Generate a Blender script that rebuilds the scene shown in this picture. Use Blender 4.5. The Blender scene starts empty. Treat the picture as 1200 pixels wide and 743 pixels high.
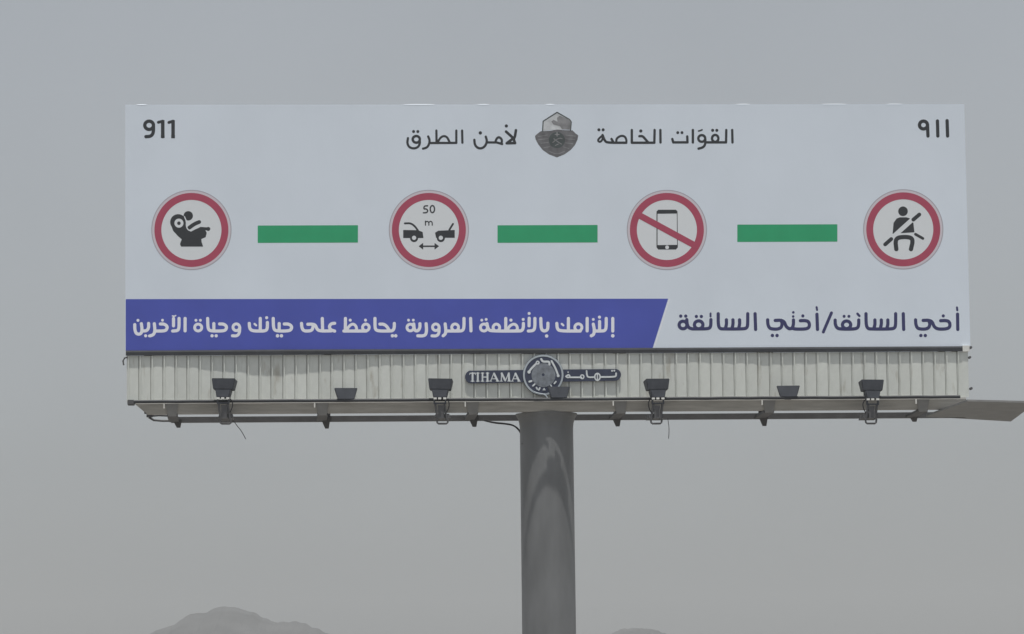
import bpy, bmesh, math, random
import numpy as np
from mathutils import Vector, Matrix
random.seed(7); np.random.seed(7)
R = math.radians
scene = bpy.context.scene
COL = scene.collection

# ------------------------------------------------------------------ camera
CAM_D, FPX = 62.0, 4358.6
PITCH, ROLL, CX, EYE = 6.265, -0.68, -0.649, 1.7
cam_data = bpy.data.cameras.new('camera')
cam_data.sensor_width = 36.0
cam_data.lens = 36.0 * FPX / 1200.0
cam_data.clip_start = 0.5
cam_data.clip_end = 30000
cam = bpy.data.objects.new('camera', cam_data)
COL.objects.link(cam)
CAM_M = Matrix.Translation((CX, -CAM_D, EYE)) @ Matrix.Rotation(R(90 + PITCH), 4, 'X') @ Matrix.Rotation(R(ROLL), 4, 'Z')
cam.matrix_world = CAM_M
scene.camera = cam

# ------------------------------------------------------------------ light
SUN_EL, SUN_AZ = 78.0, 6.0            # nearly overhead, a little in front and to the right
world = bpy.data.worlds.new('World'); scene.world = world
world.use_nodes = True
wn, wl = world.node_tree.nodes, world.node_tree.links
wn.clear()
sky = wn.new('ShaderNodeTexSky'); sky.sky_type = 'NISHITA'
sky.sun_disc = False
sky.sun_elevation = R(SUN_EL); sky.sun_rotation = R(180 - SUN_AZ)
sky.air_density = 1.0; sky.dust_density = 2.2; sky.ozone_density = 1.0
hs = wn.new('ShaderNodeHueSaturation'); hs.inputs['Saturation'].default_value = 0.20
bg = wn.new('ShaderNodeBackground'); bg.inputs['Strength'].default_value = 0.091
wo = wn.new('ShaderNodeOutputWorld')
tcw = wn.new('ShaderNodeTexCoord'); nzw = wn.new('ShaderNodeTexNoise'); nzw.inputs['Scale'].default_value = 6.0; nzw.inputs['Detail'].default_value = 5
mrw = wn.new('ShaderNodeMapRange'); mrw.inputs[1].default_value = .3; mrw.inputs[2].default_value = .7; mrw.inputs[3].default_value = .955; mrw.inputs[4].default_value = 1.045
wl.new(tcw.outputs['Generated'], nzw.inputs['Vector']); wl.new(nzw.outputs[0], mrw.inputs[0])
dm = wn.new('ShaderNodeMixRGB'); dm.blend_type = 'MULTIPLY'; dm.inputs[0].default_value = 1.0
wb = wn.new('ShaderNodeMixRGB'); wb.blend_type = 'MULTIPLY'; wb.inputs[0].default_value = 1.0
wb.inputs[2].default_value = (0.965, 1.0, 1.035, 1)          # cool camera white balance under dusty air
wl.new(sky.outputs[0], hs.inputs['Color']); wl.new(hs.outputs[0], wb.inputs[1]); wl.new(wb.outputs[0], dm.inputs[1]); wl.new(mrw.outputs[0], dm.inputs[2]); wl.new(dm.outputs[0], bg.inputs['Color']); wl.new(bg.outputs[0], wo.inputs['Surface'])

sd = bpy.data.lights.new('sun', 'SUN'); sd.energy = 3.3; sd.angle = R(1.2); sd.color = (1.0, 0.975, 0.92)
sun = bpy.data.objects.new('sun', sd); COL.objects.link(sun)
sv = Vector((math.sin(R(SUN_AZ)) * math.cos(R(SUN_EL)), -math.cos(R(SUN_AZ)) * math.cos(R(SUN_EL)), math.sin(R(SUN_EL))))
sun.rotation_euler = sv.to_track_quat('Z', 'Y').to_euler()
sun.location = (0, 0, 60)

scene.view_settings.view_transform = 'Standard'
scene.view_settings.look = 'None'
scene.view_settings.exposure = 0.07
scene.view_settings.gamma = 1.0
scene.view_settings.use_curve_mapping = False
scene.cycles.volume_bounces = 1
scene.cycles.max_bounces = 6

# ------------------------------------------------------------------ materials
def mat(name, color, rough=0.6, metal=0.0, mottle=0.0, mscale=6.0, bump=0.0, bscale=40.0, spec=0.5, stretch=(1, 1, 1), rand=0.0, stain=None):
    """procedural paint / metal: base colour, soft wear mottling, fine relief"""
    m = bpy.data.materials.new(name); m.use_nodes = True
    n, l = m.node_tree.nodes, m.node_tree.links
    b = n['Principled BSDF']
    b.inputs['Roughness'].default_value = rough
    b.inputs['Metallic'].default_value = metal
    b.inputs['Specular IOR Level'].default_value = spec
    tc = n.new('ShaderNodeTexCoord'); mp = n.new('ShaderNodeMapping'); mp.inputs['Scale'].default_value = stretch
    l.new(tc.outputs['Object'], mp.inputs['Vector'])
    last = n.new('ShaderNodeRGB'); last.outputs[0].default_value = (*color, 1)
    out = last.outputs[0]
    if mottle:
        nz = n.new('ShaderNodeTexNoise'); nz.inputs['Scale'].default_value = mscale; nz.inputs['Detail'].default_value = 6
        l.new(mp.outputs[0], nz.inputs['Vector'])
        mr = n.new('ShaderNodeMapRange'); mr.inputs[1].default_value = 0.3; mr.inputs[2].default_value = 0.7
        mr.inputs[3].default_value = 1 - mottle; mr.inputs[4].default_value = 1 + mottle
        l.new(nz.outputs[0], mr.inputs[0])
        mx = n.new('ShaderNodeMixRGB'); mx.blend_type = 'MULTIPLY'; mx.inputs[0].default_value = 1
        l.new(out, mx.inputs[1]); l.new(mr.outputs[0], mx.inputs[2]); out = mx.outputs[0]
    if rand:
        oi = n.new('ShaderNodeObjectInfo')
        mr = n.new('ShaderNodeMapRange'); mr.inputs[3].default_value = 1 - rand; mr.inputs[4].default_value = 1 + rand
        l.new(oi.outputs['Random'], mr.inputs[0])
        mx = n.new('ShaderNodeMixRGB'); mx.blend_type = 'MULTIPLY'; mx.inputs[0].default_value = 1
        l.new(out, mx.inputs[1]); l.new(mr.outputs[0], mx.inputs[2]); out = mx.outputs[0]
    if stain:
        scol, lo, hi, ssc, sst = stain
        mp2 = n.new('ShaderNodeMapping'); mp2.inputs['Scale'].default_value = sst
        ge = n.new('ShaderNodeNewGeometry')
        l.new(ge.outputs['Position'], mp2.inputs['Vector'])
        nz = n.new('ShaderNodeTexNoise'); nz.inputs['Scale'].default_value = ssc; nz.inputs['Detail'].default_value = 5
        l.new(mp2.outputs[0], nz.inputs['Vector'])
        mr = n.new('ShaderNodeMapRange'); mr.inputs[1].default_value = lo; mr.inputs[2].default_value = hi
        l.new(nz.outputs[0], mr.inputs[0])
        mx = n.new('ShaderNodeMixRGB'); mx.inputs[2].default_value = (*scol, 1)
        l.new(mr.outputs[0], mx.inputs[0]); l.new(out, mx.inputs[1]); out = mx.outputs[0]
    l.new(out, b.inputs['Base Color'])
    if bump:
        nb = n.new('ShaderNodeTexNoise'); nb.inputs['Scale'].default_value = bscale; nb.inputs['Detail'].default_value = 4
        l.new(mp.outputs[0], nb.inputs['Vector'])
        bp = n.new('ShaderNodeBump'); bp.inputs['Strength'].default_value = bump; bp.inputs['Distance'].default_value = 0.02
        l.new(nb.outputs[0], bp.inputs['Height']); l.new(bp.outputs[0], b.inputs['Normal'])
    return m

M = {
 'vinyl': mat('white vinyl', (0.72, 0.785, 0.87), 0.5, mottle=0.03, mscale=0.7, bump=0.45, bscale=1.6, stretch=(1, 1, .5)),
 'blue': mat('blue print', (0.072, 0.098, 0.46), 0.55, mottle=0.06, mscale=1.5, bump=0.08, bscale=1.6),
 'green': mat('green print', (0.025, 0.37, 0.165), 0.55, mottle=0.05, mscale=3),
 'red': mat('red print', (0.43, 0.07, 0.125), 0.55, mottle=0.05, mscale=4),
 'ink': mat('charcoal print', (0.032, 0.036, 0.042), 0.55, mottle=0.05),
 'navy': mat('navy print', (0.04, 0.042, 0.14), 0.55, mottle=0.05),
 'white': mat('white print', (0.86, 0.87, 0.95), 0.55),
 'pale': mat('pale disc print', (0.74, 0.77, 0.80), 0.55),
 'pink': mat('pale pink rim print', (0.66, 0.60, 0.66), 0.55),
 'greyline': mat('grey line print', (0.42, 0.40, 0.45), 0.55),
 'crest': mat('light grey print', (0.58, 0.60, 0.62), 0.55, mottle=0.2, mscale=8),
 'shield': mat('grey shield print', (0.15, 0.15, 0.16), 0.55, mottle=0.25, mscale=9),
 'shieldmid': mat('mid grey print', (0.25, 0.25, 0.26), 0.55, mottle=0.25, mscale=9),
 'shielddark': mat('green grey print', (0.075, 0.09, 0.092), 0.55, mottle=0.2, mscale=9),
 'skirt': mat('cream painted sheet', (0.66, 0.68, 0.645), 0.5, mottle=0.06, mscale=5, rand=0.05,
              stain=((0.30, 0.26, 0.19), 0.60, 0.85, 2.2, (3, 1, .8))),
 'skirtback': mat('skirt backing', (0.1, 0.1, 0.095), 0.8, mottle=0.1),
 'rail': mat('dark rail paint', (0.035, 0.038, 0.045), 0.6, mottle=0.2, mscale=5),
 'soffit': mat('weathered grey steel', (0.40, 0.39, 0.365), 0.6, mottle=0.16, mscale=3, stretch=(.6, 1, 6)),
 'beam': mat('dark grey steel', (0.10, 0.10, 0.105), 0.6, mottle=0.15, mscale=4),
 'plate': mat('grey deck steel', (0.27, 0.27, 0.268), 0.6, mottle=0.12, mscale=4),
 'pole': mat('grey pole paint', (0.185, 0.19, 0.195), 0.45, mottle=0.15, mscale=3.0, stretch=(1, 1, .3), bump=0.05, bscale=3),
 'lamp': mat('charcoal lamp casing', (0.060, 0.066, 0.080), 0.5, mottle=0.15, mscale=8),
 'glass': mat('lamp glass', (0.25, 0.28, 0.3), 0.1, mottle=0.02),
 'clip': mat('pale galvanised clip', (0.75, 0.75, 0.72), 0.4, mottle=0.1),
 'cable': mat('black cable', (0.03, 0.03, 0.035), 0.6),
 'plateblue': mat('slate blue enamel', (0.045, 0.055, 0.095), 0.45, mottle=0.15, mscale=8),
 'platering': mat('pale rim enamel', (0.44, 0.49, 0.53), 0.45, mottle=0.1, mscale=8),
 'platecore': mat('grey enamel', (0.20, 0.22, 0.25), 0.5, mottle=0.3, mscale=14),
 'platetext': mat('off white enamel', (0.66, 0.70, 0.72), 0.5, mottle=0.1, mscale=10),
 'concrete': mat('concrete', (0.33, 0.31, 0.28), 0.9, mottle=0.2, mscale=2, bump=.3),
 'sand': mat('desert ground', (0.20, 0.19, 0.175), 0.95, mottle=0.25, mscale=0.02, bump=.4, bscale=1.0),
 'rock': mat('mountain rock', (0.046, 0.045, 0.046), 0.95, mottle=0.65, mscale=0.035, bump=1.0, bscale=.08),
}

# ------------------------------------------------------------------ helpers
YAW = R(3.85)
ROOT_M = Matrix.Rotation(YAW, 4, 'Z')
W, Z0, H = 14.2, 7.968, 4.142

def at(px, py, Y=0.0):
    """survey point of the photograph -> billboard's own frame on the plane Y"""
    px = np.asarray(px, float); py = np.asarray(py, float)
    dx = (px - 600) / FPX; dy = -(py - 371.5) / FPX
    A = np.array((ROOT_M.inverted() @ CAM_M))
    d = A[:3, 0][:, None] * dx.ravel() + A[:3, 1][:, None] * dy.ravel() - A[:3, 2][:, None]
    o = A[:3, 3]
    t = (Y - o[1]) / d[1]
    p = o[:, None] + d * t
    return p[0].reshape(px.shape), p[2].reshape(px.shape)

def pt(px, py, Y=0.0):
    u, w = at(px, py, Y); return float(u), float(w)

def tag(o, label=None, cat=None, group=None, kind=None):
    if label: o['label'] = label
    if cat: o['category'] = cat
    if group: o['group'] = group
    if kind: o['kind'] = kind
    return o

def mesh_obj(name, verts, faces, material, parent=None, smooth=False):
    me = bpy.data.meshes.new(name); me.from_pydata(verts, [], faces); me.update()
    me.materials.append(material)
    if smooth: me.shade_smooth()
    o = bpy.data.objects.new(name, me); COL.objects.link(o)
    if parent: o.parent = parent
    return o

def bm_obj(name, bm, material, parent=None, smooth=False, bevel=0.0):
    bmesh.ops.recalc_face_normals(bm, faces=bm.faces)
    if bevel: bmesh.ops.bevel(bm, geom=bm.edges[:], offset=bevel, segments=2, affect='EDGES', clamp_overlap=True)
    me = bpy.data.meshes.new(name); bm.to_mesh(me); bm.free()
    if material: me.materials.append(material)
    if smooth: me.shade_smooth()
    o = bpy.data.objects.new(name, me); COL.objects.link(o)
    if parent: o.parent = parent
    return o

def empty(name, M4):
    o = bpy.data.objects.new(name, None); COL.objects.link(o); o.matrix_world = M4
    o.empty_display_size = .2
    return o

def add_hexa(bm, P):
    """8 corners: bottom ring 0-3, top ring 4-7"""
    v = [bm.verts.new(p) for p in P]
    for f in ((3, 2, 1, 0), (4, 5, 6, 7), (0, 1, 5, 4), (1, 2, 6, 5), (2, 3, 7, 6), (3, 0, 4, 7)):
        bm.faces.new([v[i] for i in f])

def add_box(bm, x0, x1, y0, y1, z0, z1):
    add_hexa(bm, [(x0, y0, z0), (x1, y0, z0), (x1, y1, z0), (x0, y1, z0), (x0, y0, z1), (x1, y0, z1), (x1, y1, z1), (x0, y1, z1)])

def box(name, x0, x1, y0, y1, z0, z1, m, parent, bevel=0.0):
    bm = bmesh.new(); add_box(bm, x0, x1, y0, y1, z0, z1)
    return bm_obj(name, bm, m, parent, bevel=bevel)

def add_tube(bm, pts, r, seg=8):
    pts = [Vector(p) for p in pts]; rings = []
    for i, p in enumerate(pts):
        t = (pts[min(i + 1, len(pts) - 1)] - pts[max(i - 1, 0)]).normalized()
        a = t.cross(Vector((0.13, 0.31, 0.94)));
        if a.length < .05: a = t.cross(Vector((1, 0, 0)))
        a.normalize(); b = t.cross(a)
        rings.append([bm.verts.new(p + (a * math.cos(k * 2 * math.pi / seg) + b * math.sin(k * 2 * math.pi / seg)) * r) for k in range(seg)])
    for i in range(len(rings) - 1):
        for k in range(seg):
            bm.faces.new((rings[i][k], rings[i][(k + 1) % seg], rings[i + 1][(k + 1) % seg], rings[i + 1][k]))
    bm.faces.new(rings[0][::-1]); bm.faces.new(rings[-1])

def chaikin(P, n=2):
    P = [tuple(p) for p in P]
    for _ in range(n):
        if len(P) < 3: return P
        Q = [P[0]]
        for a, b in zip(P[:-1], P[1:]):
            Q.append((a[0] * .75 + b[0] * .25, a[1] * .75 + b[1] * .25)); Q.append((a[0] * .25 + b[0] * .75, a[1] * .25 + b[1] * .75))
        Q.append(P[-1]); P = Q
    return P

def seg_dist(X, Y, P, closed=False):
    d = np.full(X.shape, 1e9)
    pairs = list(zip(P[:-1], P[1:])) + ([(P[-1], P[0])] if closed else [])
    for (ax, ay), (bx, by) in pairs:
        vx, vy = bx - ax, by - ay; L = vx * vx + vy * vy + 1e-12
        t = np.clip(((X - ax) * vx + (Y - ay) * vy) / L, 0, 1)
        d = np.minimum(d, np.hypot(X - ax - t * vx, Y - ay - t * vy))
    return d

def poly_sd(X, Y, P):
    d = seg_dist(X, Y, P, True); ins = np.zeros(X.shape, bool)
    for (ax, ay), (bx, by) in zip(P, P[1:] + P[:1]):
        c = ((ay > Y) != (by > Y)) & (X < (bx - ax) * (Y - ay) / (by - ay + 1e-12) + ax)
        ins ^= c
    return np.where(ins, d, -d)

class Art:
    """flat lettering or drawing: strokes, discs and polygons joined into one clean sheet"""
    def __init__(self, ox=0, oy=0, s=1.0): self.ox, self.oy, self.s, self.ops = ox, oy, s, []
    def _p(self, P): return [(self.ox + x / self.s, self.oy + y / self.s) for x, y in P]
    def at(self, ox, oy, s): self.ox, self.oy, self.s = ox, oy, s; return self
    def st(self, w, *P, sharp=False, neg=False):
        P = self._p(P); self.ops.append(('s', P if sharp else chaikin(P), w / self.s / 2, neg)); return self
    def dot(self, x, y, r, neg=False): self.ops.append(('d', self._p([(x, y)]), r / self.s, neg)); return self
    def ring(self, x, y, rx, ry, w, a0=0, a1=360):
        n = 24
        P = [(x + rx * math.cos(R(a0 + (a1 - a0) * i / n)), y + ry * math.sin(R(a0 + (a1 - a0) * i / n))) for i in range(n + 1)]
        self.ops.append(('s', self._p(P), w / self.s / 2, False)); return self
    def poly(self, *P, neg=False, smooth=False, grow=0.0):
        P = self._p(P)
        if smooth:
            for _ in range(2):
                Q = []
                for a, b in zip(P, P[1:] + P[:1]):
                    Q += [(a[0] * .75 + b[0] * .25, a[1] * .75 + b[1] * .25), (a[0] * .25 + b[0] * .75, a[1] * .25 + b[1] * .75)]
                P = Q
        self.ops.append(('p', P, grow / self.s, neg)); return self
    def build(self, name, m, parent, Y, cell=0.35, place=None):
        xs = [p[0] for o in self.ops for p in o[1]]; ys = [p[1] for o in self.ops for p in o[1]]
        pad = max(o[2] for o in self.ops) + 1.0
        x0, x1, y0, y1 = min(xs) - pad, max(xs) + pad, min(ys) - pad, max(ys) + pad
        gx = np.arange(x0, x1 + cell, cell); gy = np.arange(y0, y1 + cell, cell)
        X, Yg = np.meshgrid(gx, gy); F = np.full(X.shape, -1e9)
        for kind, P, r, neg in self.ops:
            bx0, bx1 = min(p[0] for p in P) - r - 2 * cell, max(p[0] for p in P) + r + 2 * cell
            by0, by1 = min(p[1] for p in P) - r - 2 * cell, max(p[1] for p in P) + r + 2 * cell
            i0, i1 = np.searchsorted(gx, [bx0, bx1]); j0, j1 = np.searchsorted(gy, [by0, by1])
            sl = (slice(max(j0 - 1, 0), j1 + 1), slice(max(i0 - 1, 0), i1 + 1))
            xs_, ys_ = X[sl], Yg[sl]
            if kind == 's': f = r - (seg_dist(xs_, ys_, P) if len(P) > 1 else np.hypot(xs_ - P[0][0], ys_ - P[0][1]))
            elif kind == 'd': f = r - np.hypot(xs_ - P[0][0], ys_ - P[0][1])
            else: f = poly_sd(xs_, ys_, P) + r
            F[sl] = np.minimum(F[sl], -f) if neg else np.maximum(F[sl], f)
        F = np.clip(F, -2 * cell, 2 * cell); F[F == 0] = 1e-6
        I = F > 0
        n4 = I[:-1, :-1].astype(int) + I[1:, :-1] + I[:-1, 1:] + I[1:, 1:]
        V, Fc = [], []
        ny, nx = n4.shape
        for j in range(ny):                      # full cells, merged in runs
            row = n4[j] == 4; i = 0
            idx = np.flatnonzero(np.diff(np.concatenate(([0], row.astype(int), [0]))))
            for a, b in zip(idx[::2], idx[1::2]):
                k = len(V); V += [(gx[a], gy[j]), (gx[b], gy[j]), (gx[b], gy[j + 1]), (gx[a], gy[j + 1])]; Fc.append((k + 3, k + 2, k + 1, k))
        for j, i in zip(*np.nonzero((n4 > 0) & (n4 < 4))):
            c = [(i, j), (i + 1, j), (i + 1, j + 1), (i, j + 1)]; k = len(V); m_ = 0
            for q in range(4):
                a, b = c[q], c[(q + 1) % 4]; fa, fb = F[a[1], a[0]], F[b[1], b[0]]
                if fa > 0: V.append((gx[a[0]], gy[a[1]])); m_ += 1
                if (fa > 0) != (fb > 0):
                    t = fa / (fa - fb)
                    V.append((gx[a[0]] + t * (gx[b[0]] - gx[a[0]]), gy[a[1]] + t * (gy[b[1]] - gy[a[1]]))); m_ += 1
            Fc.append(tuple(range(k + m_ - 1, k - 1, -1)))
        V = np.array(V)
        if place is None: Y = Y * 0.2          # vinyl print: a fraction of a millimetre to 2.4 mm proud
        U, Wv = at(V[:, 0], V[:, 1], Y)
        if place is not None: U = U - place[0]; Wv = Wv - place[2]
        yy = Y - (place[1] if place is not None else 0)
        verts = [(float(a), yy, float(b)) for a, b in zip(U, Wv)]
        return mesh_obj(name, verts, Fc, m, parent)

# ------------------------------------------------------------------ the setting
g = mesh_obj('ground', [(-3400, -300, 0), (3400, -300, 0), (3400, 3500, 0), (-3400, 3500, 0)], [(0, 1, 2, 3)], M['sand'])
tag(g, 'flat sandy desert plain under dusty haze', kind='structure')

def hill(label, sil, dist, depth, seed):
    """ridge whose skyline follows survey points; a rough body behind and in front of it"""
    rnd = np.random.RandomState(seed)
    o = np.array(CAM_M)[:3, 3]; A = np.array(CAM_M)[:3, :3]
    S = []
    for px, py in sil:
        d = A @ np.array([(px - 600) / FPX, -(py - 371.5) / FPX, -1.0]); t = (dist - o[1]) / d[1]
        S.append((o[0] + d[0] * t, o[2] + d[2] * t))
    S = np.array(S); nx, ny = 220, 40
    xs = np.linspace(S[0, 0], S[-1, 0], nx); zs = np.interp(xs, S[:, 0], S[:, 1]) + np.convolve(rnd.uniform(-1.0, 1.0, nx + 2), (.3, .4, .3), 'valid')
    def fbm(x, y):
        v = 0
        for k in range(6):
            f = 0.006 * 2 ** k; a = rnd_a[k]
            v = v + math.sin(x * f * 1.7 + a + 2.1 * math.sin(y * f + a * 2)) * math.cos(y * f * 1.9 + a * 3) / 1.8 ** k
        return v
    rnd_a = rnd.rand(6) * 10
    V, F = [], []
    for j in range(ny):
        v = j / (ny - 1) * 2 - 1
        prof = max(0.0, 1 - abs(v) ** 1.3)
        for i in range(nx):
            e = fbm(xs[i], v * depth)
            z = zs[i] * prof + e * 5.0 * prof * min(1, abs(v) * 5) + (.8 * e if abs(v) < .05 else 0)
            if j in (0, ny - 1) or i in (0, nx - 1): z = -0.5
            V.append((xs[i] + e * 6 * abs(v), dist + v * depth, z - 0.2))
    for j in range(ny - 1):
        for i in range(nx - 1):
            a = j * nx + i; F.append((a, a + 1, a + nx + 1, a + nx))
    h = mesh_obj('mountain', V, F, M['rock'], smooth=False)
    return tag(h, label, kind='structure')

hill('broad hazy mountain with a rounded double summit left of the pole',
     [(40, 840), (90, 800), (140, 768), (172, 744), (190, 736), (205, 730), (225, 718), (232, 715.5), (243, 716), (258, 710), (275, 711), (290, 714), (305, 721), (318, 727), (332, 728), (345, 726.5), (362, 731), (385, 742), (410, 754), (450, 772), (520, 800), (600, 838)], 2300, 300, 3)
hill('low hazy mountain top just right of the pole',
     [(640, 838), (670, 790), (700, 758), (715, 744), (728, 739), (745, 737.5), (762, 739), (776, 744), (800, 756), (850, 790), (900, 838)], 2500, 260, 8)

# ------------------------------------------------------------------ billboard
bb = empty('billboard', ROOT_M)
tag(bb, 'large double sided roadside billboard on a single grey steel pole with Arabic road safety notice', 'billboard')

xl, xr = -W / 2, W / 2
TOPZ = Z0 + H
box('front_panel', xl, xr, 0.0, 0.035, Z0, TOPZ, M['vinyl'], bb)

# lifted bits of the vinyl's top edge, a curled lip that catches the sun here and there
for a_, c_ in ((470, 506), (556, 570), (636, 646), (860, 876), (962, 990), (1038, 1056), (160, 172)):
    V, F = [], []; k_ = 12
    for i in range(k_ + 1):
        x = xl + (a_ + (c_ - a_) * i / k_ - 147) / 983 * W; t = .55 * math.sin(math.pi * i / k_)
        V += [(x, -0.0012, TOPZ - .014), (x, -0.0012 - .0025 * t, TOPZ - .004), (x, .003, TOPZ + .002 + .006 * t), (x, .012, TOPZ + .003 + .006 * t)]
    for i in range(k_):
        a = 4 * i; F += [(a + q, a + q + 4, a + q + 5, a + q + 1) for q in range(3)]
    mesh_obj('lifted_edge', V, F, M['vinyl'], bb)

# blue band and white diagonal
Art().poly((147.3, 350.5), (783, 350), (764.5, 408.9), (147.3, 410.9)).build('blue_band', M['blue'], bb, -0.004, cell=.7)
Art().poly((784.2, 350), (785.6, 350), (767, 408.5), (765.6, 408.5)).build('white_diagonal', M['white'], bb, -0.004, cell=.4)
for (a, b, c, d) in ((302, 264.3, 419.5, 284.7), (583, 264, 700.3, 284.6), (864, 263.2, 981.3, 283.6)):
    Art().poly((a, b), (c, b - .4), (c, d - .4), (a, d)).build('green_bar', M['green'], bb, -0.004, cell=.6)

# ---- lettering
LY = -0.008
def word(art, m, label, Y=-0.006):
    o = art.build('word', m, bb, Y); o['label'] = label; return o

# navy words, right of the blue band
a = Art(780, 355, 12); w = 46
a.ring(245, 310, 55, 53, w).st(w, (298, 235), (303, 300), (325, 350), (375, 365)).ring(465, 308, 60, 56, w)
a.st(w, (375, 365), (590, 365), (628, 345), (637, 300), (637, 235)).st(28, (632, 148), (632, 190))
for x, y in ((213, 185), (283, 185), (433, 190), (503, 190)): a.dot(x, y, 23)
a.st(w, (740, 152), (740, 310), (762, 362), (820, 366), (1095, 366), (1145, 350), (1155, 300), (1155, 152))
for x in (855, 947, 1040): a.st(w, (x, 238), (x + 2, 300), (x - 14, 360))
a.at(870, 355, 12).st(w, (178, 152), (186, 372))
word(a, M['navy'], 'navy Arabic word nearest the blue band')
a = Art(870, 355, 12)
a.st(w, (355, 238), (357, 300), (380, 355), (430, 368), (500, 368), (548, 345), (560, 290), (545, 245)).st(w, (462, 246), (535, 242), (590, 262), (612, 330), (660, 367), (700, 355), (718, 310), (718, 240))
a.dot(422, 458, 24).dot(487, 458, 24).dot(716, 132, 18).dot(714, 190, 18)
a.st(w, (700, 355), (740, 368), (880, 368), (935, 350), (946, 300), (925, 258), (880, 247), (815, 250)).dot(850, 182, 22)
a.st(w, (1048, 160), (1056, 372)).st(30, (1043, 60), (1050, 98))
word(a, M['navy'], 'navy Arabic word left of the slash')
a = Art(960, 355, 12)
a.st(42, (58, 408), (172, 140)); word(a, M['navy'], 'navy slash between the two Arabic phrases')
a = Art(960, 355, 12)
a.st(w, (224, 242), (225, 300), (250, 355), (310, 368), (490, 368), (545, 350), (556, 300), (556, 240)).ring(385, 308, 58, 54, w)
a.st(34, (538, 152), (565, 182)).dot(350, 188, 21).dot(418, 188, 21)
a.st(w, (658, 152), (660, 310), (685, 362), (740, 367), (1015, 367), (1065, 350), (1075, 300), (1075, 152))
for x in (783, 873, 965): a.st(w, (x, 240), (x + 2, 300), (x - 14, 360))
a.st(w, (1182, 152), (1188, 372))
word(a, M['navy'], 'navy Arabic word right of the slash')
a = Art(1050, 355, 12)
a.st(w, (275, 238), (278, 300), (300, 355), (350, 368), (415, 368), (462, 350), (478, 300), (465, 255)).st(w, (382, 246), (455, 242), (510, 262), (532, 330), (580, 367), (690, 368), (750, 350), (762, 300), (742, 258), (700, 247), (628, 250))
a.dot(350, 458, 24).dot(412, 458, 24).dot(665, 182, 22).st(w, (865, 158), (869, 372)).st(30, (857, 64), (862, 102))
word(a, M['navy'], 'short navy Arabic word at the right edge')

# white words on the blue band (right to left)
w = 44; B = 335
a = Art(630, 360, 12)
a.st(w, (1057, 158), (1057, 335)).dot(1057, 402, 25)
a.st(w, (965, 158), (965, 290), (945, 330), (900, B), (800, B)).st(w, (872, 200), (872, 325)).dot(870, 140, 22)
a.st(w, (783, 238), (800, 320), (790, 385), (755, 402)).dot(783, 172, 20)
a.st(w, (697, 158), (697, 333)).ring(573, 284, 50, 50, 40).st(w, (600, B), (310, B), (275, 300), (270, 228)).st(w, (433, 158), (433, B)).st(30, (340, 235), (362, 255))
word(a, M['white'], 'rightmost white Arabic word on the blue band')
a = Art(540, 360, 12)
a.st(w, (1125, 158), (1128, 290), (1150, 330), (1180, B), (1215, 322), (1225, 285), (1225, 225)).dot(1207, 405, 24)
a.st(w, (1042, 158), (1042, 290), (1020, 330), (950, B)).st(w, (962, 155), (960, 262)).dot(961, 88, 21)
a.st(w, (880, 228), (880, 290), (860, 330), (820, B), (420, B), (385, 310), (368, 230)).dot(877, 172, 21)
a.st(w, (632, 158), (632, B)).st(40, (650, 325), (690, 258), (750, 232), (795, 265), (795, B), (650, B)).dot(705, 182, 22)
a.ring(500, 286, 46, 48, 40).ring(325, 286, 49, 49, 40).dot(295, 182, 20).dot(357, 172, 20)
word(a, M['white'], 'second white Arabic word from the right on the blue band')
a = Art(460, 360, 12)
a.st(w, (1098, 158), (1103, 333)).st(w, (1005, 158), (1005, 290), (985, 330), (940, B), (775, B)).ring(880, 284, 48, 48, 40)
a.st(w, (740, 235), (750, 320), (745, 375), (712, 402)).ring(608, 282, 46, 46, 40).st(42, (655, 285), (655, 360), (625, 405), (555, 403))
a.st(w, (472, 232), (480, 330), (465, 390), (425, 404), (355, 402)).st(w, (385, 232), (385, 290), (362, 330), (325, B), (305, 310), (298, 235)).ring(250, 286, 47, 47, 40)
a.dot(225, 182, 20).dot(292, 182, 20)
word(a, M['white'], 'third white Arabic word from the right on the blue band')
a = Art(390, 360, 12)
a.st(w, (865, 228), (865, 290), (845, 330), (800, B), (650, B), (605, 320), (593, 280), (593, 158)).st(w, (662, 238), (715, 238), (760, 268), (792, 325))
a.dot(838, 402, 24).dot(885, 402, 24).ring(465, 284, 47, 47, 40).dot(460, 182, 21)
a.st(w, (470, B), (155, B)).st(w, (178, 158), (176, B)).st(40, (192, 325), (235, 258), (285, 232), (330, 265), (338, B), (200, B)).dot(245, 182, 21)
word(a, M['white'], 'fourth white Arabic word from the right on the blue band')
a = Art(320, 360, 12)
a.st(w, (866, 226), (815, 232), (788, 272), (808, 318), (866, 336)).st(w, (815, 333), (665, B), (620, 315), (595, 250), (550, 238), (488, 240)).st(w, (692, 158), (697, B))
a.st(w, (400, 228), (405, 290), (430, 334), (510, B), (552, 320), (565, 260))
word(a, M['white'], 'short white Arabic word with a hooked tail on the blue band')
a = Art(320, 360, 12)
a.st(w, (158, 236), (220, 236), (266, 270), (252, 320), (200, B), (60, B), (20, 320), (5, 280), (2, 158)).st(w, (86, 230), (86, B)).dot(62, 402, 24).dot(118, 402, 24)
a.at(230, 360, 12).st(w, (900, 158), (900, B)).st(w, (940, B), (790, B), (750, 300), (745, 228)).st(w, (1000, 215), (1000, 295), (980, 332), (900, B)).dot(990, 148, 22).st(30, (820, 235), (842, 255))
word(a, M['white'], 'white Arabic word ending in an upright open letter on the blue band')
a = Art(230, 360, 12)
a.ring(563, 282, 47, 47, 40).st(42, (612, 285), (608, 360), (578, 404), (508, 402))
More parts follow.
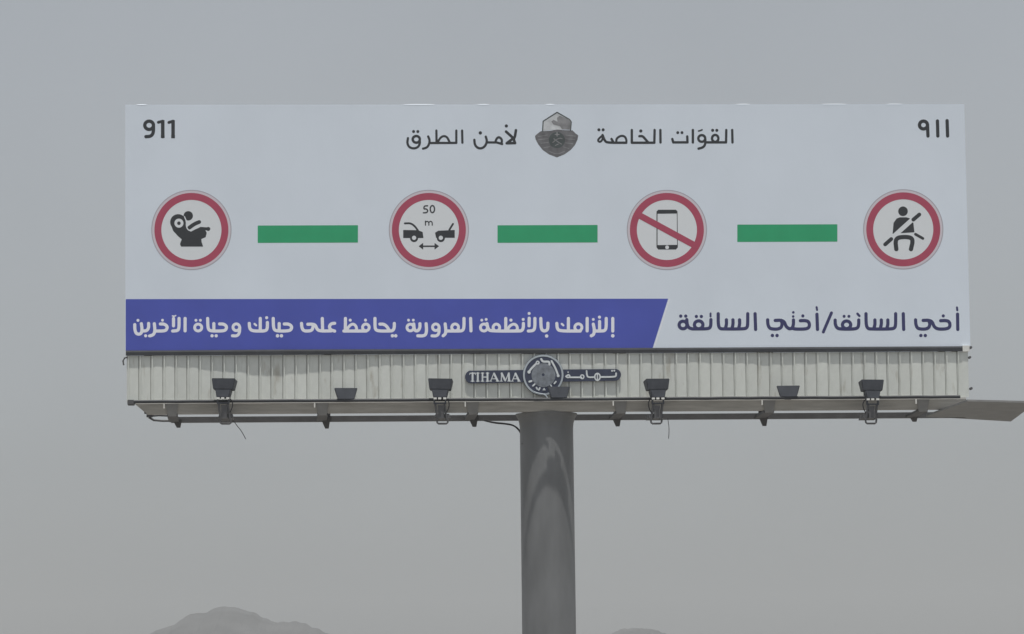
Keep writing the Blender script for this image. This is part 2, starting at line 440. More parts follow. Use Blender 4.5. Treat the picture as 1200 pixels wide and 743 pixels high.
a.st(w, (328, 236), (385, 236), (430, 270), (416, 320), (368, B), (220, B), (178, 322), (163, 280), (160, 158)).st(w, (247, 230), (247, B)).dot(222, 402, 23).dot(280, 402, 23)
a.at(150, 360, 12).ring(987, 286, 50, 48, 40).dot(955, 184, 20).dot(1018, 184, 20)
word(a, M['white'], 'second white Arabic word from the left on the blue band')
a = Art(150, 360, 12)
a.st(w, (803, 158), (803, 333)).st(w, (718, 158), (718, 290), (700, 330), (628, B)).st(w, (640, 158), (640, 262)).st(18, (624, 122), (650, 128), (672, 118))
a.st(w, (455, 236), (510, 236), (555, 270), (542, 320), (500, B), (400, B)).dot(485, 183, 20)
a.st(w, (370, 232), (380, 330), (362, 385), (315, 402)).st(w, (290, 228), (290, 290), (265, 332), (200, B)).dot(248, 402, 22).dot(300, 404, 20)
a.st(w, (95, 245), (95, 310), (112, 368), (150, 382), (188, 368), (198, 310), (188, 232)).dot(140, 185, 21)
word(a, M['white'], 'leftmost white Arabic word on the blue band')

# header
w = 40
a = Art(470, 135, 14.86)
a.st(w, (1063, 268), (1068, 478)).st(w, (962, 268), (962, 482), (520, 484), sharp=True)
a.st(w, (615, 268), (618, 480)).st(38, (640, 470), (680, 395), (740, 358), (800, 378), (832, 440), (850, 480))
a.st(w, (472, 370), (498, 430), (490, 505), (450, 565), (382, 582))
a.ring(265, 420, 62, 58, 44).st(w, (325, 430), (328, 505), (285, 565), (210, 582), (138, 555), (106, 485), (120, 400)).dot(218, 284, 26).dot(292, 284, 26)
word(a, M['ink'], 'leftmost dark Arabic word in the heading')
a = Art(540, 135, 14.86)
a.st(46, (960, 262), (942, 380), (915, 420)).st(46, (788, 285), (915, 400), (945, 485), (800, 488), (890, 420), sharp=True).dot(793, 187, 28)
a.st(40, (720, 502), (640, 478), (600, 470), (625, 400), (670, 378), (720, 425), (708, 498)).st(40, (620, 474), (470, 474))
a.st(42, (435, 375), (458, 450), (430, 530), (370, 578), (300, 575), (245, 520), (236, 430)).dot(340, 308, 29)
word(a, M['ink'], 'dark Arabic word just left of the emblem')
w = 38
a = Art(690, 135, 13.33)
a.st(w, (1118, 232), (1120, 425)).st(w, (1028, 232), (1024, 430), (672, 430), (672, 232), sharp=True)
a.st(w, (790, 328), (840, 325), (880, 370), (930, 428)).dot(812, 246, 25)
a.st(34, (430, 425), (430, 365), (500, 318), (565, 330), (590, 390), (585, 430)).st(w, (585, 430), (290, 430), (250, 400), (215, 310))
a.st(w, (355, 372), (385, 425)).st(32, (215, 315), (135, 385), (165, 422), (205, 400), (222, 340)).dot(158, 228, 24).dot(224, 228, 24)
word(a, M['ink'], 'dark Arabic word just right of the emblem')
a = Art(780, 135, 13.33)
a.st(w, (1040, 232), (1045, 425)).st(w, (948, 232), (944, 424), (650, 424), sharp=True).ring(775, 362, 50, 54, 38).dot(735, 236, 24).dot(800, 236, 24)
a.ring(565, 363, 54, 52, 38).st(w, (620, 370), (622, 450), (590, 502), (515, 522)).st(24, (515, 246), (545, 240), (570, 228))
a.st(w, (426, 232), (426, 425)).st(w, (338, 332), (342, 424), (120, 424), (105, 372), sharp=True).dot(190, 272, 23).dot(256, 272, 23)
word(a, M['ink'], 'rightmost dark Arabic word in the heading')
w = 58
def numeral(a_, label):
    o = a_.build('numeral', M['ink'], bb, -0.006); o['label'] = label
numeral(Art(150, 130, 14.86).ring(368, 250, 76, 72, w).st(w, (444, 255), (444, 380), (400, 442), (312, 448)), 'numeral 9 at the top left')
numeral(Art(150, 130, 14.86).st(50, (530, 198), (605, 178)).st(w + 4, (605, 190), (605, 446), sharp=True).poly((574, 160), (636, 160), (636, 220), (574, 220)).poly((572, 420), (638, 420), (638, 472), (572, 472)), 'middle numeral 1 at the top left')
numeral(Art(150, 130, 14.86).st(50, (712, 200), (785, 178)).st(w + 4, (785, 190), (785, 446), sharp=True).poly((754, 160), (816, 160), (816, 220), (754, 220)).poly((752, 420), (818, 420), (818, 476), (752, 476)), 'last numeral 1 at the top left')
numeral(Art(1060, 130, 14.86).ring(330, 245, 70, 68, w).st(w, (400, 235), (408, 436)), 'Arabic numeral nine at the top right')
numeral(Art(1060, 130, 14.86).st(w, (573, 175), (580, 436)), 'middle upright numeral at the top right')
numeral(Art(1060, 130, 14.86).st(w, (741, 170), (750, 436)), 'last upright numeral at the top right')

# ---- warning roundels
def roundel(cx, cy, label):
    r = empty('round_sign', Matrix.Identity(4)); r.parent = bb; r['label'] = label
    Art().dot(cx, cy, 47.0).dot(cx, cy, 45.9, neg=True).build('rim_line', M['greyline'], r, -0.004)
    Art().dot(cx, cy, 45.9).dot(cx, cy, 43.6, neg=True).build('outer_rim', M['pink'], r, -0.005)
    Art().dot(cx, cy, 43.6).build('disc', M['pale'], r, -0.004)
    Art().dot(cx, cy, 43.4).dot(cx, cy, 35.2, neg=True).build('red_ring', M['red'], r, -0.008)
    return r
r1 = roundel(224.3, 269.5, 'red ringed roundel with a child seat pictogram')
a = Art(170, 215, 6.755)
a.dot(262, 306, 63).poly((203, 320), (222, 375), (262, 418), (290, 442), (276, 480), (285, 500), (460, 500), (448, 465), (445, 440), (480, 425), (488, 390), (470, 358), (440, 345), (400, 362), (362, 382), (330, 355), (322, 310))
a.dot(342, 256, 37).st(30, (350, 350), (388, 322), (428, 305)).st(24, (440, 356), (500, 360)).dot(500, 360, 16)
a.st(9, (312, 262), (328, 300), (326, 345), (350, 378), (395, 356), (435, 335), neg=True).dot(268, 314, 36, neg=True).dot(268, 315, 14)
a.build('pictogram', M['ink'], r1, -0.008)
r2 = roundel(502.6, 269.5, 'red ringed roundel with two cars kept 50 m apart')
a = Art(450, 215, 6.755)
a.st(15, (165, 316), (212, 314), (246, 340), (268, 372)).poly((152, 368), (268, 370), (306, 384), (312, 432), (152, 432)).dot(238, 432, 32).dot(238, 430, 17, neg=True)
a.st(15, (546, 320), (518, 366)).poly((560, 368), (430, 374), (404, 390), (412, 430), (560, 430)).dot(450, 432, 32).dot(450, 430, 17, neg=True)
a.st(12, (300, 497), (410, 497)).poly((274, 497), (310, 470), (310, 524)).poly((436, 497), (400, 470), (400, 524))
a.st(11, (345, 177), (318, 178), (315, 204), (335, 200), (348, 215), (338, 232), (312, 232)).ring(383, 203, 17, 28, 11)
a.st(9, (328, 330), (328, 298)).st(9, (328, 308), (342, 297), (355, 308), (355, 330)).st(9, (355, 308), (370, 297), (382, 308), (382, 330))
a.build('pictogram', M['ink'], r2, -0.008)
r3 = roundel(781.5, 269.5, 'red ringed roundel with a crossed out mobile phone')
a = Art(727, 215, 6.755)
a.poly((286, 222), (300, 208), (440, 208), (452, 222), (455, 505), (440, 523), (300, 523), (286, 505)).poly((294, 240), (447, 238), (449, 486), (294, 488), neg=True).dot(370, 505, 15, neg=True)
a.build('pictogram', M['ink'], r3, -0.008)
Art(727, 215, 6.755).st(50, (150, 252), (592, 492)).build('red_slash', M['red'], r3, -0.012)
r4 = roundel(1058.5, 268.8, 'red ringed roundel with a seated figure wearing a seat belt')
a = Art(1003, 215, 6.755)
a.dot(373, 220, 38).poly((298, 312), (322, 278), (348, 268), (400, 268), (425, 275), (455, 312), (465, 402), (290, 402))
a.st(36, (300, 418), (455, 278), neg=True).st(24, (290, 410), (470, 398), neg=True)
a.st(30, (232, 482), (280, 440)).st(30, (455, 286), (502, 246)).st(22, (472, 402), (530, 435)).st(34, (320, 520), (312, 450), (340, 424), (430, 424), (452, 450), (436, 520))
a.build('pictogram', M['ink'], r4, -0.008)

# ---- emblem
em = empty('emblem', Matrix.Identity(4)); em.parent = bb; em['label'] = 'grey shield emblem between the heading words'
s = 11.43
Art(615, 125, s).poly((136, 392), (170, 362), (215, 328), (345, 322), (430, 306), (560, 316), (640, 318), (680, 358), (716, 385), (706, 440), (672, 515), (615, 580), (530, 640), (430, 680), (325, 640), (240, 580), (180, 505), (146, 440)).build('shield', M['shield'], em, -0.004)
Art(615, 125, s).st(16, (238, 330), (246, 195), (432, 76), (600, 172), (622, 205), (612, 315), sharp=True).build('crest_outline', M['shielddark'], em, -0.007)
Art(615, 125, s).poly((246, 322), (252, 200), (432, 86), (600, 180), (605, 305), (430, 308)).build('crest_field', M['crest'], em, -0.003)
Art(615, 125, s).poly((355, 200), (385, 175), (440, 205), (430, 150), (470, 120), (600, 175), (618, 210), (610, 310), (500, 302), (470, 262), (385, 240)).build('crest_bird', M['shieldmid'], em, -0.009)
Art(615, 125, s).dot(430, 448, 108).build('medallion', M['shielddark'], em, -0.008)
a = Art(615, 125, s)
a.st(14, (432, 345), (432, 395)).st(12, (405, 372), (460, 372)).st(12, (375, 480), (420, 440), (470, 420), (500, 430)).st(12, (390, 430), (440, 470), (490, 500)).st(10, (410, 520), (450, 500))
a.build('medallion_motif', M['shieldmid'], em, -0.012)
a = Art(615, 125, s)
a.st(10, (180, 400), (300, 380)).st(10, (185, 440), (310, 430)).st(10, (215, 490), (315, 480)).st(10, (255, 550), (340, 535)).st(10, (330, 600), (430, 640), (530, 600)).st(10, (550, 380), (680, 395)).st(10, (550, 430), (670, 440)).st(10, (545, 485), (640, 495)).st(10, (520, 540), (590, 560))
a.build('shield_lines', M['shieldmid'], em, -0.008)['kind'] = 'stuff'

# ---- dark bottom rail: its uneven front edge throws the wavy shadow on the skirt
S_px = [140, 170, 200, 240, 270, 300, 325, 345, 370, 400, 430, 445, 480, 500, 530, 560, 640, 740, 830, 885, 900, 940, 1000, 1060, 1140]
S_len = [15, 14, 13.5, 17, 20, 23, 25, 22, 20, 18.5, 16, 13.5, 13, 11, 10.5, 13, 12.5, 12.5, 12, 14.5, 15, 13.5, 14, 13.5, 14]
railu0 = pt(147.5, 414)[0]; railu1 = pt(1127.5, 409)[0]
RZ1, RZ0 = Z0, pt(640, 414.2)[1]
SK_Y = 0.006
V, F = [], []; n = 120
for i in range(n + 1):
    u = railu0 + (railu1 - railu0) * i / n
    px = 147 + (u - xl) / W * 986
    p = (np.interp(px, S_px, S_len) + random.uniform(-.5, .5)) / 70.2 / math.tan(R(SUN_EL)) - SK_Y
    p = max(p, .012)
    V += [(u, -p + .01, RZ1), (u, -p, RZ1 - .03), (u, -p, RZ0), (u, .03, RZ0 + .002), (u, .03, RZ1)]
for i in range(n):
    a = 5 * i
    for k in range(5): F.append((a + k, a + (k + 1) % 5, a + 5 + (k + 1) % 5, a + 5 + k))
F += [(4, 3, 2, 1, 0), tuple(5 * n + k for k in range(5))]
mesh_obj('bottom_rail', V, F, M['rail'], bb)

# ---- corrugated skirt of single sheets
SKT = RZ0 - .002; SKB = pt(640, 468.3)[1]
NS = 71; su0 = pt(148.5, 440)[0]; su1 = pt(1135.5, 440)[0]; sw = (su1 - su0) / NS
def sheet_mesh(k):
    rr = random.Random(k)
    w_ = sw - 0.005
    prof = [(0, 0.004), (.012, .004), (.018, -.027), (.034, -.029), (.040, 0.0), (.5 * w_, rr.uniform(-.003, .003)), (w_ - .004, 0.001), (w_, .006)]
    hb = [0, -.35, -.72]; bl = [0, rr.uniform(-.004, .004), rr.uniform(-.006, .004)]
    Ht = SKB - SKT
    V = []; F = []
    rows = [(0, 0), (Ht * .45, bl[1]), (Ht + rr.uniform(-.006, .006), bl[2])]
    for z, b in rows:
        for x, y in prof: V.append((x, y + b * .6, z))
    n_ = len(prof)
    for r_ in range(2):
        for i in range(n_ - 1):
            a = r_ * n_ + i; F.append((a, a + n_, a + n_ + 1, a + 1))
    me = bpy.data.meshes.new('skirt_sheet'); me.from_pydata(V, [], F); me.update(); me.materials.append(M['skirt'])
    return me
sheets = [sheet_mesh(k) for k in range(7)]
for i in range(NS):
    o = bpy.data.objects.new('skirt_sheet', sheets[(i * 5 + i // 7) % 7]); COL.objects.link(o); o.parent = bb
    o.location = (su0 + i * sw, SK_Y, SKT - random.uniform(0, .004))
    o.rotation_euler = (0, 0, random.uniform(-.006, .006))
box('skirt_backing', su0 + .02, su1 - .02, .034, .05, SKB + .02, SKT, M['skirtback'], bb)

# right end corner piece, left end bracket
u, z = pt(1131.7, 408.5); box('corner_plate', u - .058, u + .062, -.03, .03, z - .05, z + .05, M['clip'], bb)
def bolt(px, py, r, Y=-.01):
    u, z = pt(px, py, Y); bm = bmesh.new(); add_tube(bm, [(u, Y - .03, z), (u, Y + .06, z)], r, 8)
    return bm_obj('bolt', bm, M['beam'], bb)
bolt(1137.5, 407.3, .024); bolt(1136.5, 418.8, .022); bolt(1138, 455.3, .024)
bm = bmesh.new(); P = [pt(*q, 0.0) for q in ((150, 418.5), (146, 419.5), (144.2, 423), (145, 428))]
add_tube(bm, [(p[0], 0.0, p[1]) for p in P], .014); bm_obj('end_hook', bm, M['beam'], bb)

# ---- front soffit channel (faces down and forward)
fu0, fu1 = pt(151, 475)[0], pt(1131.5, 473)[0]
FT = SKB - .008; FB = pt(640, 482.0)[1]
fx0 = pt(157, 472)[0]; fx1 = pt(172.5, 482)[0]
bm = bmesh.new()
sec = [(-.062, FT), (-.066, FT - .03), (.022, FB), (.20, FB), (.20, FT)]
ringL = [bm.verts.new((fx0 + (fx1 - fx0) * ((FT - z) / (FT - FB)), y, z)) for y, z in sec]
ringR = [bm.verts.new((fu1, y, z)) for y, z in sec]
for k in range(5): bm.faces.new((ringL[k], ringL[(k + 1) % 5], ringR[(k + 1) % 5], ringR[k]))
bm.faces.new(ringL[::-1]); bm.faces.new(ringR)
bm_obj('front_beam', bm, M['soffit'], bb)
u0, z0_ = pt(149.5, 472.3); u1, _ = pt(158, 472)
box('beam_end_block', u0, u1 - .004, -.10, .12, z0_ - .035, z0_ + .045, M['beam'], bb, bevel=.008)
# dark pipe added along the skirt foot, placed to shadow a band of pole
bm = bmesh.new(); P = []
for i in range(60):
    px = 157 + (1133 - 157) * i / 59
    if i < 59: P.append((px, random.uniform(-.35, .35) * .6))
pts3 = []
for px, j in P:
    u = xl + (px - 147) / 986 * W; pts3.append((u, -.215, SKB - .012 + j * .014))
add_tube(bm, pts3, .029, 8); bm_obj('shadow_pipe', bm, M['rail'], bb)

# ---- rear face, rear beam, outriggers
RY = 1.22
box('rear_panel', xl, xr - .02, RY + .12, RY + .16, Z0 + .02, TOPZ - .05, M['vinyl'], bb)
box('rear_skirt', xl + .40, xr - .04, RY + .13, RY + .15, SKB + .05, Z0 + .01, M['skirt'], bb)
ru0, rz0 = pt(176, 492.6, RY); ru1, rz1 = pt(1132, 486, RY)
_, rzt = pt(640, 485.8, RY); _, rzb = pt(640, 492.3, RY)
bm = bmesh.new(); add_box(bm, ru0 + .35, ru1, RY, RY + .12, rzb, rzt); bm_obj('rear_beam', bm, M['beam'], bb)
bm = bmesh.new(); P = [pt(*q, RY) for q in ((198, 487.0), (186, 486.5), (176, 487.3), (174.5, 489), (180, 492.2), (190, 493.0), (198, 493.0))]
add_tube(bm, [(p[0], RY + .03, p[1]) for p in P], .020, 8); bm_obj('beam_end_loop', bm, M['beam'], bb)
# frame between the two faces
for i, px in enumerate((172, 381, 555, 724, 897, 1115)):
    u = xl + (px - 147) / 986 * W
    bm = bmesh.new(); add_box(bm, u - .05, u + .05, .06, .16, FB + .01, TOPZ - .03); bm_obj('frame_post', bm, M['beam'], bb)
    bm = bmesh.new(); add_box(bm, u - .05, u + .05, RY + .01, RY + .11, rzt + .002, TOPZ - .06); bm_obj('frame_post', bm, M['beam'], bb)
    for zz in (Z0 + .5, Z0 + 2.1, TOPZ - .3):
        bm = bmesh.new(); add_box(bm, u - .035, u + .035, .162, RY + .008, zz, zz + .07); bm_obj('cross_strut', bm, M['beam'], bb)
    bm = bmesh.new(); add_tube(bm, [(u + .06, .2, Z0 + .55), (u + .06, RY, Z0 + 2.1)], .03); bm_obj('diagonal_strut', bm, M['beam'], bb)

def outrigger(px_f, px_t, py_t, wide=.17):
    """beam running from the front channel back to the rear beam, with a hanger tip"""
    u, z = pt(px_f, 479, 0.05)
    zt, zb = min(FB - .002, rzt + .05), rzb + .004
    bm = bmesh.new(); add_box(bm, u - wide / 2, u + wide / 2, .03, RY - .002, zb, zt)
    bm_obj('outrigger', bm, M['beam'], bb)
    # gusset on the channel
    bm = bmesh.new(); x0, x1 = u - wide * .72, u + wide * .6
    add_hexa(bm, [(u - wide * .4, .00, zb), (u + wide * .4, .00, zb), (u + wide * .4, .03, zb), (u - wide * .4, .03, zb),
                  (x0, -.080, FT - .03), (x1, -.080, FT - .03), (x1, -.055, FT - .03), (x0, -.055, FT - .03)])
    bm_obj('gusset', bm, M['plate'], bb)
    ut, zt2 = pt(px_t, py_t, RY)
    bm = bmesh.new()
    add_hexa(bm, [(ut - .028, RY + .01, zt2), (ut + .034, RY + .01, zt2), (ut + .034, RY + .06, zt2), (ut - .028, RY + .06, zt2),
                  (ut - .10, RY - .03, rzb + .05), (ut + .06, RY - .03, rzb + .05), (ut + .06, RY + .06, rzb + .05), (ut - .10, RY + .06, rzb + .05)])
    bm_obj('hanger', bm, M['beam'], bb)
    bm = bmesh.new(); add_box(bm, u - wide * .85, u - wide * .72, -.115, -.090, FT - .11, FT - .03); bm_obj('clip', bm, M['clip'], bb)  # small pale plate added for the white mark beside each bracket
for a_ in ((202, 209, 501), (378, 383, 502.0), (554, 556, 500), (727, 724, 499.5), (901, 896, 499), (1081, 1072, 494)):
    outrigger(*a_)

# ---- end platform sticking out on the right
zt_ = FB - .004
def on_level(px, py, z):
    A = np.array((ROOT_M.inverted() @ CAM_M)); d = A[:3, :3] @ np.array([(px - 600) / FPX, -(py - 371.5) / FPX, -1.0]); o = A[:3, 3]
    t = (z - o[2]) / d[2]; p = o + d * t; return (float(p[0]), float(p[1]))
zpl = rzb
c4 = [on_level(1085, 488.2, zpl), on_level(1184.5, 494.0, zpl), on_level(1214, 472.2, zpl), on_level(1133.5, 470.3, zpl)]
bm = bmesh.new()
add_hexa(bm, [(p[0], p[1], zpl) for p in c4] + [(p[0], p[1], zpl + .03) for p in c4])
bm_obj('end_platform', bm, M['plate'], bb)

# ---- pole
pu, _ = pt(641.2, 560, .5); pr = 31.6 / 70.2 * 1.008
PY = 0.055 + pr
def lathe(name, prof, m, parent, x, y, seg=64, welds=()):
    """turned body; rings are doubled at every corner so that only the round way is smooth; welds: extra bead heights"""
    V, F = [], []
    def ring(r_, z):
        i0 = len(V)
        for k in range(seg):
            t = 2 * math.pi * k / seg; V.append((x + r_ * math.cos(t), y + r_ * math.sin(t), z))
        return i0
    for (r0, z0), (r1, z1) in zip(prof[:-1], prof[1:]):
        a_, b_ = ring(r0, z0), ring(r1, z1)
        for k in range(seg): F.append((a_ + k, a_ + (k + 1) % seg, b_ + (k + 1) % seg, b_ + k))
    a_ = ring(*prof[0]); F.append(tuple(a_ + seg - 1 - k for k in range(seg)))
    a_ = ring(*prof[-1]); F.append(tuple(a_ + k for k in range(seg)))
    return mesh_obj(name, V, F, m, parent, smooth=True)
zc0 = pt(640, 499, .05)[1]; zc1 = pt(640, 486, .05)[1]
lathe('pole', [(pr, 0.36), (pr - .004, zc0), (pr + .004, zc0 + (zc1 - zc0) * .4), (pr + .025, zc1 - .03), (pr + .062, zc1 + .03), (pr + .066, FB - .003)], M['pole'], bb, pu, PY)
lathe('pole_head', [(pr - .05, FB + .002), (pr - .05, Z0 + 1.5)], M['pole'], bb, pu, PY + .12)
lathe('base_flange', [(pr + .28, .30), (pr + .28, .355)], M['pole'], bb, pu, PY)
for k in range(12):
    t = k * math.pi / 6; x_, y_ = pu + (pr + .18) * math.cos(t), PY + (pr + .18) * math.sin(t)
    bm = bmesh.new(); add_tube(bm, [(x_, y_, .357), (x_, y_, .43)], .03, 6); bm_obj('anchor_bolt', bm, M['beam'], bb)
box('footing', pu - 1.4, pu + 1.4, PY - 1.4, PY + 1.4, -.2, .298, M['concrete'], bb, bevel=.02)

# cables
def cable(name, P, Y0, Y1, r, m=None):
    P = chaikin(P, 3); n_ = len(P); q = []
    for i, (a_, b_) in enumerate(P):
        y = Y0 + (Y1 - Y0) * i / (n_ - 1); u, z = pt(a_, b_, y); q.append((u, y, z))
    bm = bmesh.new(); add_tube(bm, q, r, 6); return bm_obj(name, bm, m or M['cable'], bb, smooth=True)
cable('cable', [(548, 491.5), (562, 491), (578, 495.5), (592, 496.5), (603, 498.5), (611, 507), (612.5, 520)], 1.6, .35, .016)
cable('loose_wire', [(272, 490.5), (277, 498), (283, 505), (288, 514.5)], RY, RY, .006)
cable('loose_wire', [(782.5, 490), (784, 500), (784, 508), (783.5, 514)], RY, RY, .006)
cable('pale_cable', [(626, 459.5), (632, 461.5), (638, 462), (641.5, 466), (643, 469.5)], -.10, -.10, .012, M['platering'])

# ------------------------------------------------------------------ company nameplate, stands proud of the skirt
NY = -.045
npu, npz = pt(636.6, 439.4, NY)
npl = empty('nameplate', ROOT_M @ Matrix.Translation((npu, NY, npz)))
tag(npl, 'slate blue nameplate with a round medallion and white lettering fixed on the corrugated skirt', 'nameplate')
def place(o): return o
PL = (npu, NY, npz)
def slab(name, pts, Yf, depth, m):
    """thick plate with traced outline"""
    bm = bmesh.new(); q = [pt(a_, b_, Yf) for a_, b_ in pts]
    f = [bm.verts.new((u - npu, Yf - NY, z - npz)) for u, z in q]; b = [bm.verts.new((u - npu, Yf - NY + depth, z - npz)) for u, z in q]
    bm.faces.new(f); bm.faces.new(b[::-1]); n_ = len(f)
    for i in range(n_): bm.faces.new((f[i], b[i], b[(i + 1) % n_], f[(i + 1) % n_]))
    return bm_obj(name, bm, m, npl)
bar = [(553, 434.4)]
for k in range(1, 12):
    t = R(90 + 180 * k / 12); bar.append((552.6 + 7.6 * math.cos(t), 441.6 - 7.6 * math.sin(t)))
bar += [(553, 449.2), (640, 447.6), (719, 446.2)]
for k in range(1, 12):
    t = R(-90 + 180 * k / 12); bar.append((720.6 + 7.2 * math.cos(t), 439.2 - 7.0 * math.sin(t)))
bar += [(720, 432.4), (640, 433.2)]
slab('name_bar', bar, NY, .03, M['plateblue'])
disc = [(636.6 + 23.9 * math.cos(R(k * 10)), 439.4 + 24.1 * math.sin(R(k * 10))) for k in range(36)]
slab('medallion', disc, NY - .03, .055, M['plateblue'])
def nart(name, a_, m, Y): return a_.build(name, m, npl, Y, cell=.3, place=PL)
nart('medallion_rim', Art().dot(636.6, 439.4, 23.7).dot(636.6, 439.4, 21.6, neg=True), M['platering'], NY - .034)
nart('medallion_core', Art().dot(636.9, 439.6, 14.0).dot(636.6, 439.2, 1.7, neg=True), M['platecore'], NY - .034)
a = Art(590, 405, 10.61)
a.st(26, (318, 328), (345, 285), (410, 222)).ring(425, 212, 17, 17, 16).st(26, (470, 168), (488, 202), (570, 196), (572, 236)).st(24, (598, 192), (650, 285), (682, 378)).dot(680, 375, 18).dot(318, 328, 20)
a.st(24, (322, 448), (348, 440)).st(20, (366, 500), (388, 480)).st(20, (410, 522), (420, 540)).st(20, (440, 550), (452, 526)).poly((484, 556), (505, 522), (526, 556)).st(16, (588, 490), (598, 510)).st(20, (632, 470), (652, 448))
nart('medallion_lettering', a, M['platetext'], NY - .036)
def serif(a_, x, y0, y1, w_=20, s_=16):
    a_.st(w_, (x, y0), (x, y1), sharp=True).st(10, (x - s_, y0), (x + s_, y0)).st(10, (x - s_, y1), (x + s_, y1))
a = Art(535, 410, 10.91); t0, t1 = 297, 400
serif(a, 205, t0, t1, 24, 20); a.st(13, (172, t0 + 2), (238, t0)).st(9, (171, t0), (168, t0 + 20)).st(9, (239, t0), (242, t0 + 20))
serif(a, 272, t0, t1, 24, 18)
serif(a, 332, t0, t1, 20, 18); serif(a, 396, t0, t1, 24, 18); a.st(13, (332, 348), (396, 348))
a.st(11, (435, t1), (478, t0)).st(26, (480, t0 + 6), (524, t1 - 6)).st(10, (450, 370), (502, 370)).st(9, (424, t1), (450, t1)).st(9, (506, t1), (545, t1))
a.st(13, (572, t1), (576, t0)).st(26, (578, t0 + 4), (622, t1 - 10)).st(11, (624, t1), (664, t0)).st(26, (668, t0 + 4), (672, t1 - 6)).st(9, (558, t1), (588, t1)).st(9, (652, t1), (694, t1))
a.st(11, (712, t1), (752, t0)).st(26, (754, t0 + 6), (798, t1 - 4)).st(10, (726, 370), (776, 370)).st(9, (702, t1), (726, t1)).st(9, (782, t1), (818, t1))
nart('name_lettering', a, M['platetext'], NY - .004)
a = Art(630, 410, 10.91)
a.st(20, (362, 340), (398, 312), (418, 345), (385, 356), (364, 342)).st(20, (415, 351), (560, 351)).ring(570, 344, 22, 24, 16)
a.st(20, (626, 268), (632, 338), (660, 352), (725, 348)).ring(765, 345, 34, 44, 18).st(16, (765, 300), (765, 392)).st(22, (800, 347), (988, 345), (1003, 330), (1004, 300)).dot(952, 268, 12).dot(980, 266, 12).dot(390, 285, 9)
nart('arabic_lettering', a, M['platetext'], NY - .004)

# ------------------------------------------------------------------ floodlights
def floodlight_meshes():
    out = {}
    bm = bmesh.new()      # hood
    add_hexa(bm, [(-.185, -.05, .135), (.185, -.05, .135), (.185, .09, .135), (-.185, .09, .135), (-.215, -.085, .315), (.215, -.085, .315), (.215, .125, .315), (-.215, .125, .315)])
    bmesh.ops.bevel(bm, geom=bm.edges[:], offset=.010, segments=2, affect='EDGES')
    out['hood'] = (bm, M['lamp'])
    bm = bmesh.new()      # ballast box
    add_hexa(bm, [(-.115, -.045, .0), (.115, -.045, .0), (.115, .075, .0), (-.115, .075, .0), (-.145, -.055, .1345), (.145, -.055, .1345), (.145, .085, .1345), (-.145, .085, .1345)])
    bmesh.ops.bevel(bm, geom=bm.edges[:], offset=.010, segments=2, affect='EDGES')
    out['ballast'] = (bm, M['lamp'])
    bm = bmesh.new(); add_hexa(bm, [(-.17, .127, .15), (.17, .127, .15), (.17, .132, .15), (-.17, .132, .15), (-.20, .127, .30), (.20, .127, .30), (.20, .132, .30), (-.20, .132, .30)])
    out['glass'] = (bm, M['glass'])
    bm = bmesh.new()
    add_hexa(bm, [(-.145, -.03, .0), (.145, -.03, .0), (.145, .02, .0), (-.145, .02, .0), (-.205, -.035, .195), (.205, -.035, .195), (.205, .02, .195), (-.205, .02, .195)])
    bmesh.ops.bevel(bm, geom=bm.edges[:], offset=.010, segments=2, affect='EDGES')
    out['low_hood'] = (bm, M['lamp'])
    bm = bmesh.new(); add_hexa(bm, [(-.13, .0215, .03), (.13, .0215, .03), (.13, .026, .03), (-.13, .026, .03), (-.19, .0215, .18), (.19, .0215, .18), (.19, .026, .18), (-.19, .026, .18)])
    out['low_glass'] = (bm, M['glass'])
    return out
FM = {}
for k_, (bm, m_) in floodlight_meshes().items():
    bmesh.ops.recalc_face_normals(bm, faces=bm.faces)
    me = bpy.data.meshes.new(k_); bm.to_mesh(me); bm.free(); me.materials.append(m_); FM[k_] = me
def chain3(P):
    P = [Vector(p) for p in P]
    for _ in range(2):
        Q = [P[0]]
        for a_, b_ in zip(P[:-1], P[1:]): Q += [a_.lerp(b_, .25), a_.lerp(b_, .75)]
        P = Q + [P[-1]]
    return P
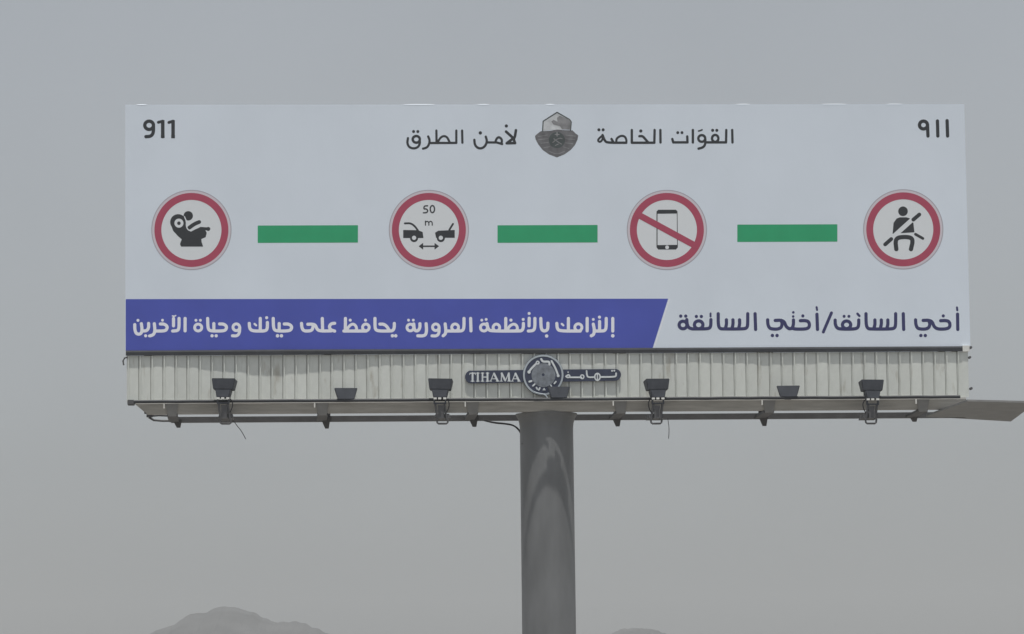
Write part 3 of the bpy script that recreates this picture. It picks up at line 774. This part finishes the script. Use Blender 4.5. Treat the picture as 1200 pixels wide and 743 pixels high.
def floodlight(px, py_bot, Y, label, sx=1.0, roll=0.0, yaw=0.0, low=False, long_arm=None):
    u, z = pt(px, py_bot, Y)
    root = empty('floodlight', ROOT_M @ Matrix.Translation((u, Y, z)))
    tag(root, label, 'floodlight', 'floodlights along the foot of the billboard')
    Rm = Matrix.Rotation(R(yaw), 4, 'Z') @ Matrix.Rotation(R(roll), 4, 'Y') @ Matrix.Rotation(R(-8), 4, 'X') @ Matrix.Diagonal((sx, 1, 1, 1))
    for k_ in (('low_hood', 'low_glass') if low else ('hood', 'ballast', 'glass')):
        o = bpy.data.objects.new(k_.replace('low_', ''), FM[k_]); COL.objects.link(o); o.parent = root; o.matrix_local = Rm
    if low:
        bm = bmesh.new(); add_box(bm, -.05, .05, .032, -.10 - Y, -.03, -.012)
        bm_obj('bracket', bm, M['lamp'], root)
        return root
    # yoke, then a twin post clamped on the front channel, with a loop at its foot
    bm = bmesh.new(); add_box(bm, -.105, -.08, -.02, .05, -.10, .0); add_box(bm, .08, .105, -.02, .05, -.10, .0); add_box(bm, -.079, .079, -.01, .04, -.10, -.075)
    bm_obj('yoke', bm, M['lamp'], root)
    for x in (-.085, -.01, .075):
        bm = bmesh.new(); add_box(bm, x - .022, x + .028, -.062, -.03, -.026, .004); bm_obj('clip', bm, M['clip'], root)
    lean = -math.copysign(.035, u)
    zb_ = -(492.0 - py_bot) / 71.2
    for x in (-.075, .075):
        bm = bmesh.new(); add_tube(bm, [(x, .015, -.10), (x + lean, .03, zb_)], .021, 6); bm_obj('post', bm, M['beam'], root)
    bm = bmesh.new(); add_box(bm, -.05 + lean * .5, .052 + lean * .5, .0, .028, zb_ + .02, -.12); bm_obj('cable_box', bm, M['beam'], root)
    bm = bmesh.new(); add_hexa(bm, [(-.12 + lean, .035, zb_ + .03), (.14 + lean, .035, zb_ + .03), (.14 + lean, .10 - Y, zb_ + .03), (-.12 + lean, .10 - Y, zb_ + .03),
                                  (-.10 + lean, .035, zb_ + .10), (.12 + lean, .035, zb_ + .10), (.12 + lean, .10 - Y, zb_ + .12), (-.10 + lean, .10 - Y, zb_ + .12)])
    bm_obj('clamp_arm', bm, M['beam'], root)
    bm = bmesh.new(); b0 = zb_ + .01
    add_tube(bm, [(-.09 + lean, .03, b0), (-.08 + lean, .03, b0 - .06), (-.06 + lean, .03, b0 - .075), (.07 + lean, .03, b0 - .075), (.09 + lean, .03, b0 - .06), (.10 + lean, .03, b0)], .016, 6)
    bm_obj('foot_loop', bm, M['beam'], root)
    sg = 1 if yaw < 0 else -1
    bm = bmesh.new(); add_tube(bm, chain3([(sg * .06, .08, .03), (sg * .16, .06, -.05), (sg * .15, .04, -.16), (sg * .10 + lean * .5, .05, zb_ * .62), (sg * .05 + lean, .06, zb_ + .06)]), .009, 6)
    bm_obj('supply_cable', bm, M['cable'], root, smooth=True)
    return root
floodlight(261.5, 466.2, -.45, 'leftmost charcoal floodlight on a long arm over the skirt', .92, 2, -14)
floodlight(405.5, 468.4, -.222, 'low charcoal floodlight between the two leftmost long armed ones', .95, 0, 4, low=True)
floodlight(515.5, 466.4, -.45, 'long armed charcoal floodlight left of the medallion nameplate', .95, 2, -8)
floodlight(655.0, 466.8, -.222, 'low charcoal floodlight covering the lower edge of the round medallion', .92, 0, 4, low=True)
floodlight(771.0, 466.5, -.45, 'long armed charcoal floodlight right of the nameplate with a wire hanging below', .95, -1, 10)
floodlight(924.0, 465.6, -.222, 'low charcoal floodlight between the two rightmost long armed ones', .96, 0, -4, low=True)
floodlight(1022.5, 467.5, -.45, 'rightmost charcoal floodlight on a long arm over the skirt', .92, 0, 8)

# ------------------------------------------------------------------ dusty air
bm = bmesh.new(); add_box(bm, -3500, 3500, -400, 3600, -2.0, 125)
hz = bm_obj('haze', bm, None)
hm = bpy.data.materials.new('dusty haze'); hm.use_nodes = True
n_, l_ = hm.node_tree.nodes, hm.node_tree.links; n_.clear()
pv = n_.new('ShaderNodeVolumePrincipled'); pv.inputs['Color'].default_value = (0.655, 0.670, 0.680, 1); pv.inputs['Density'].default_value = 0.00034
mo = n_.new('ShaderNodeOutputMaterial'); l_.new(pv.outputs[0], mo.inputs['Volume'])
hz.data.materials.clear(); hz.data.materials.append(hm)
tag(hz, 'pale grey dusty air over the desert', kind='stuff')
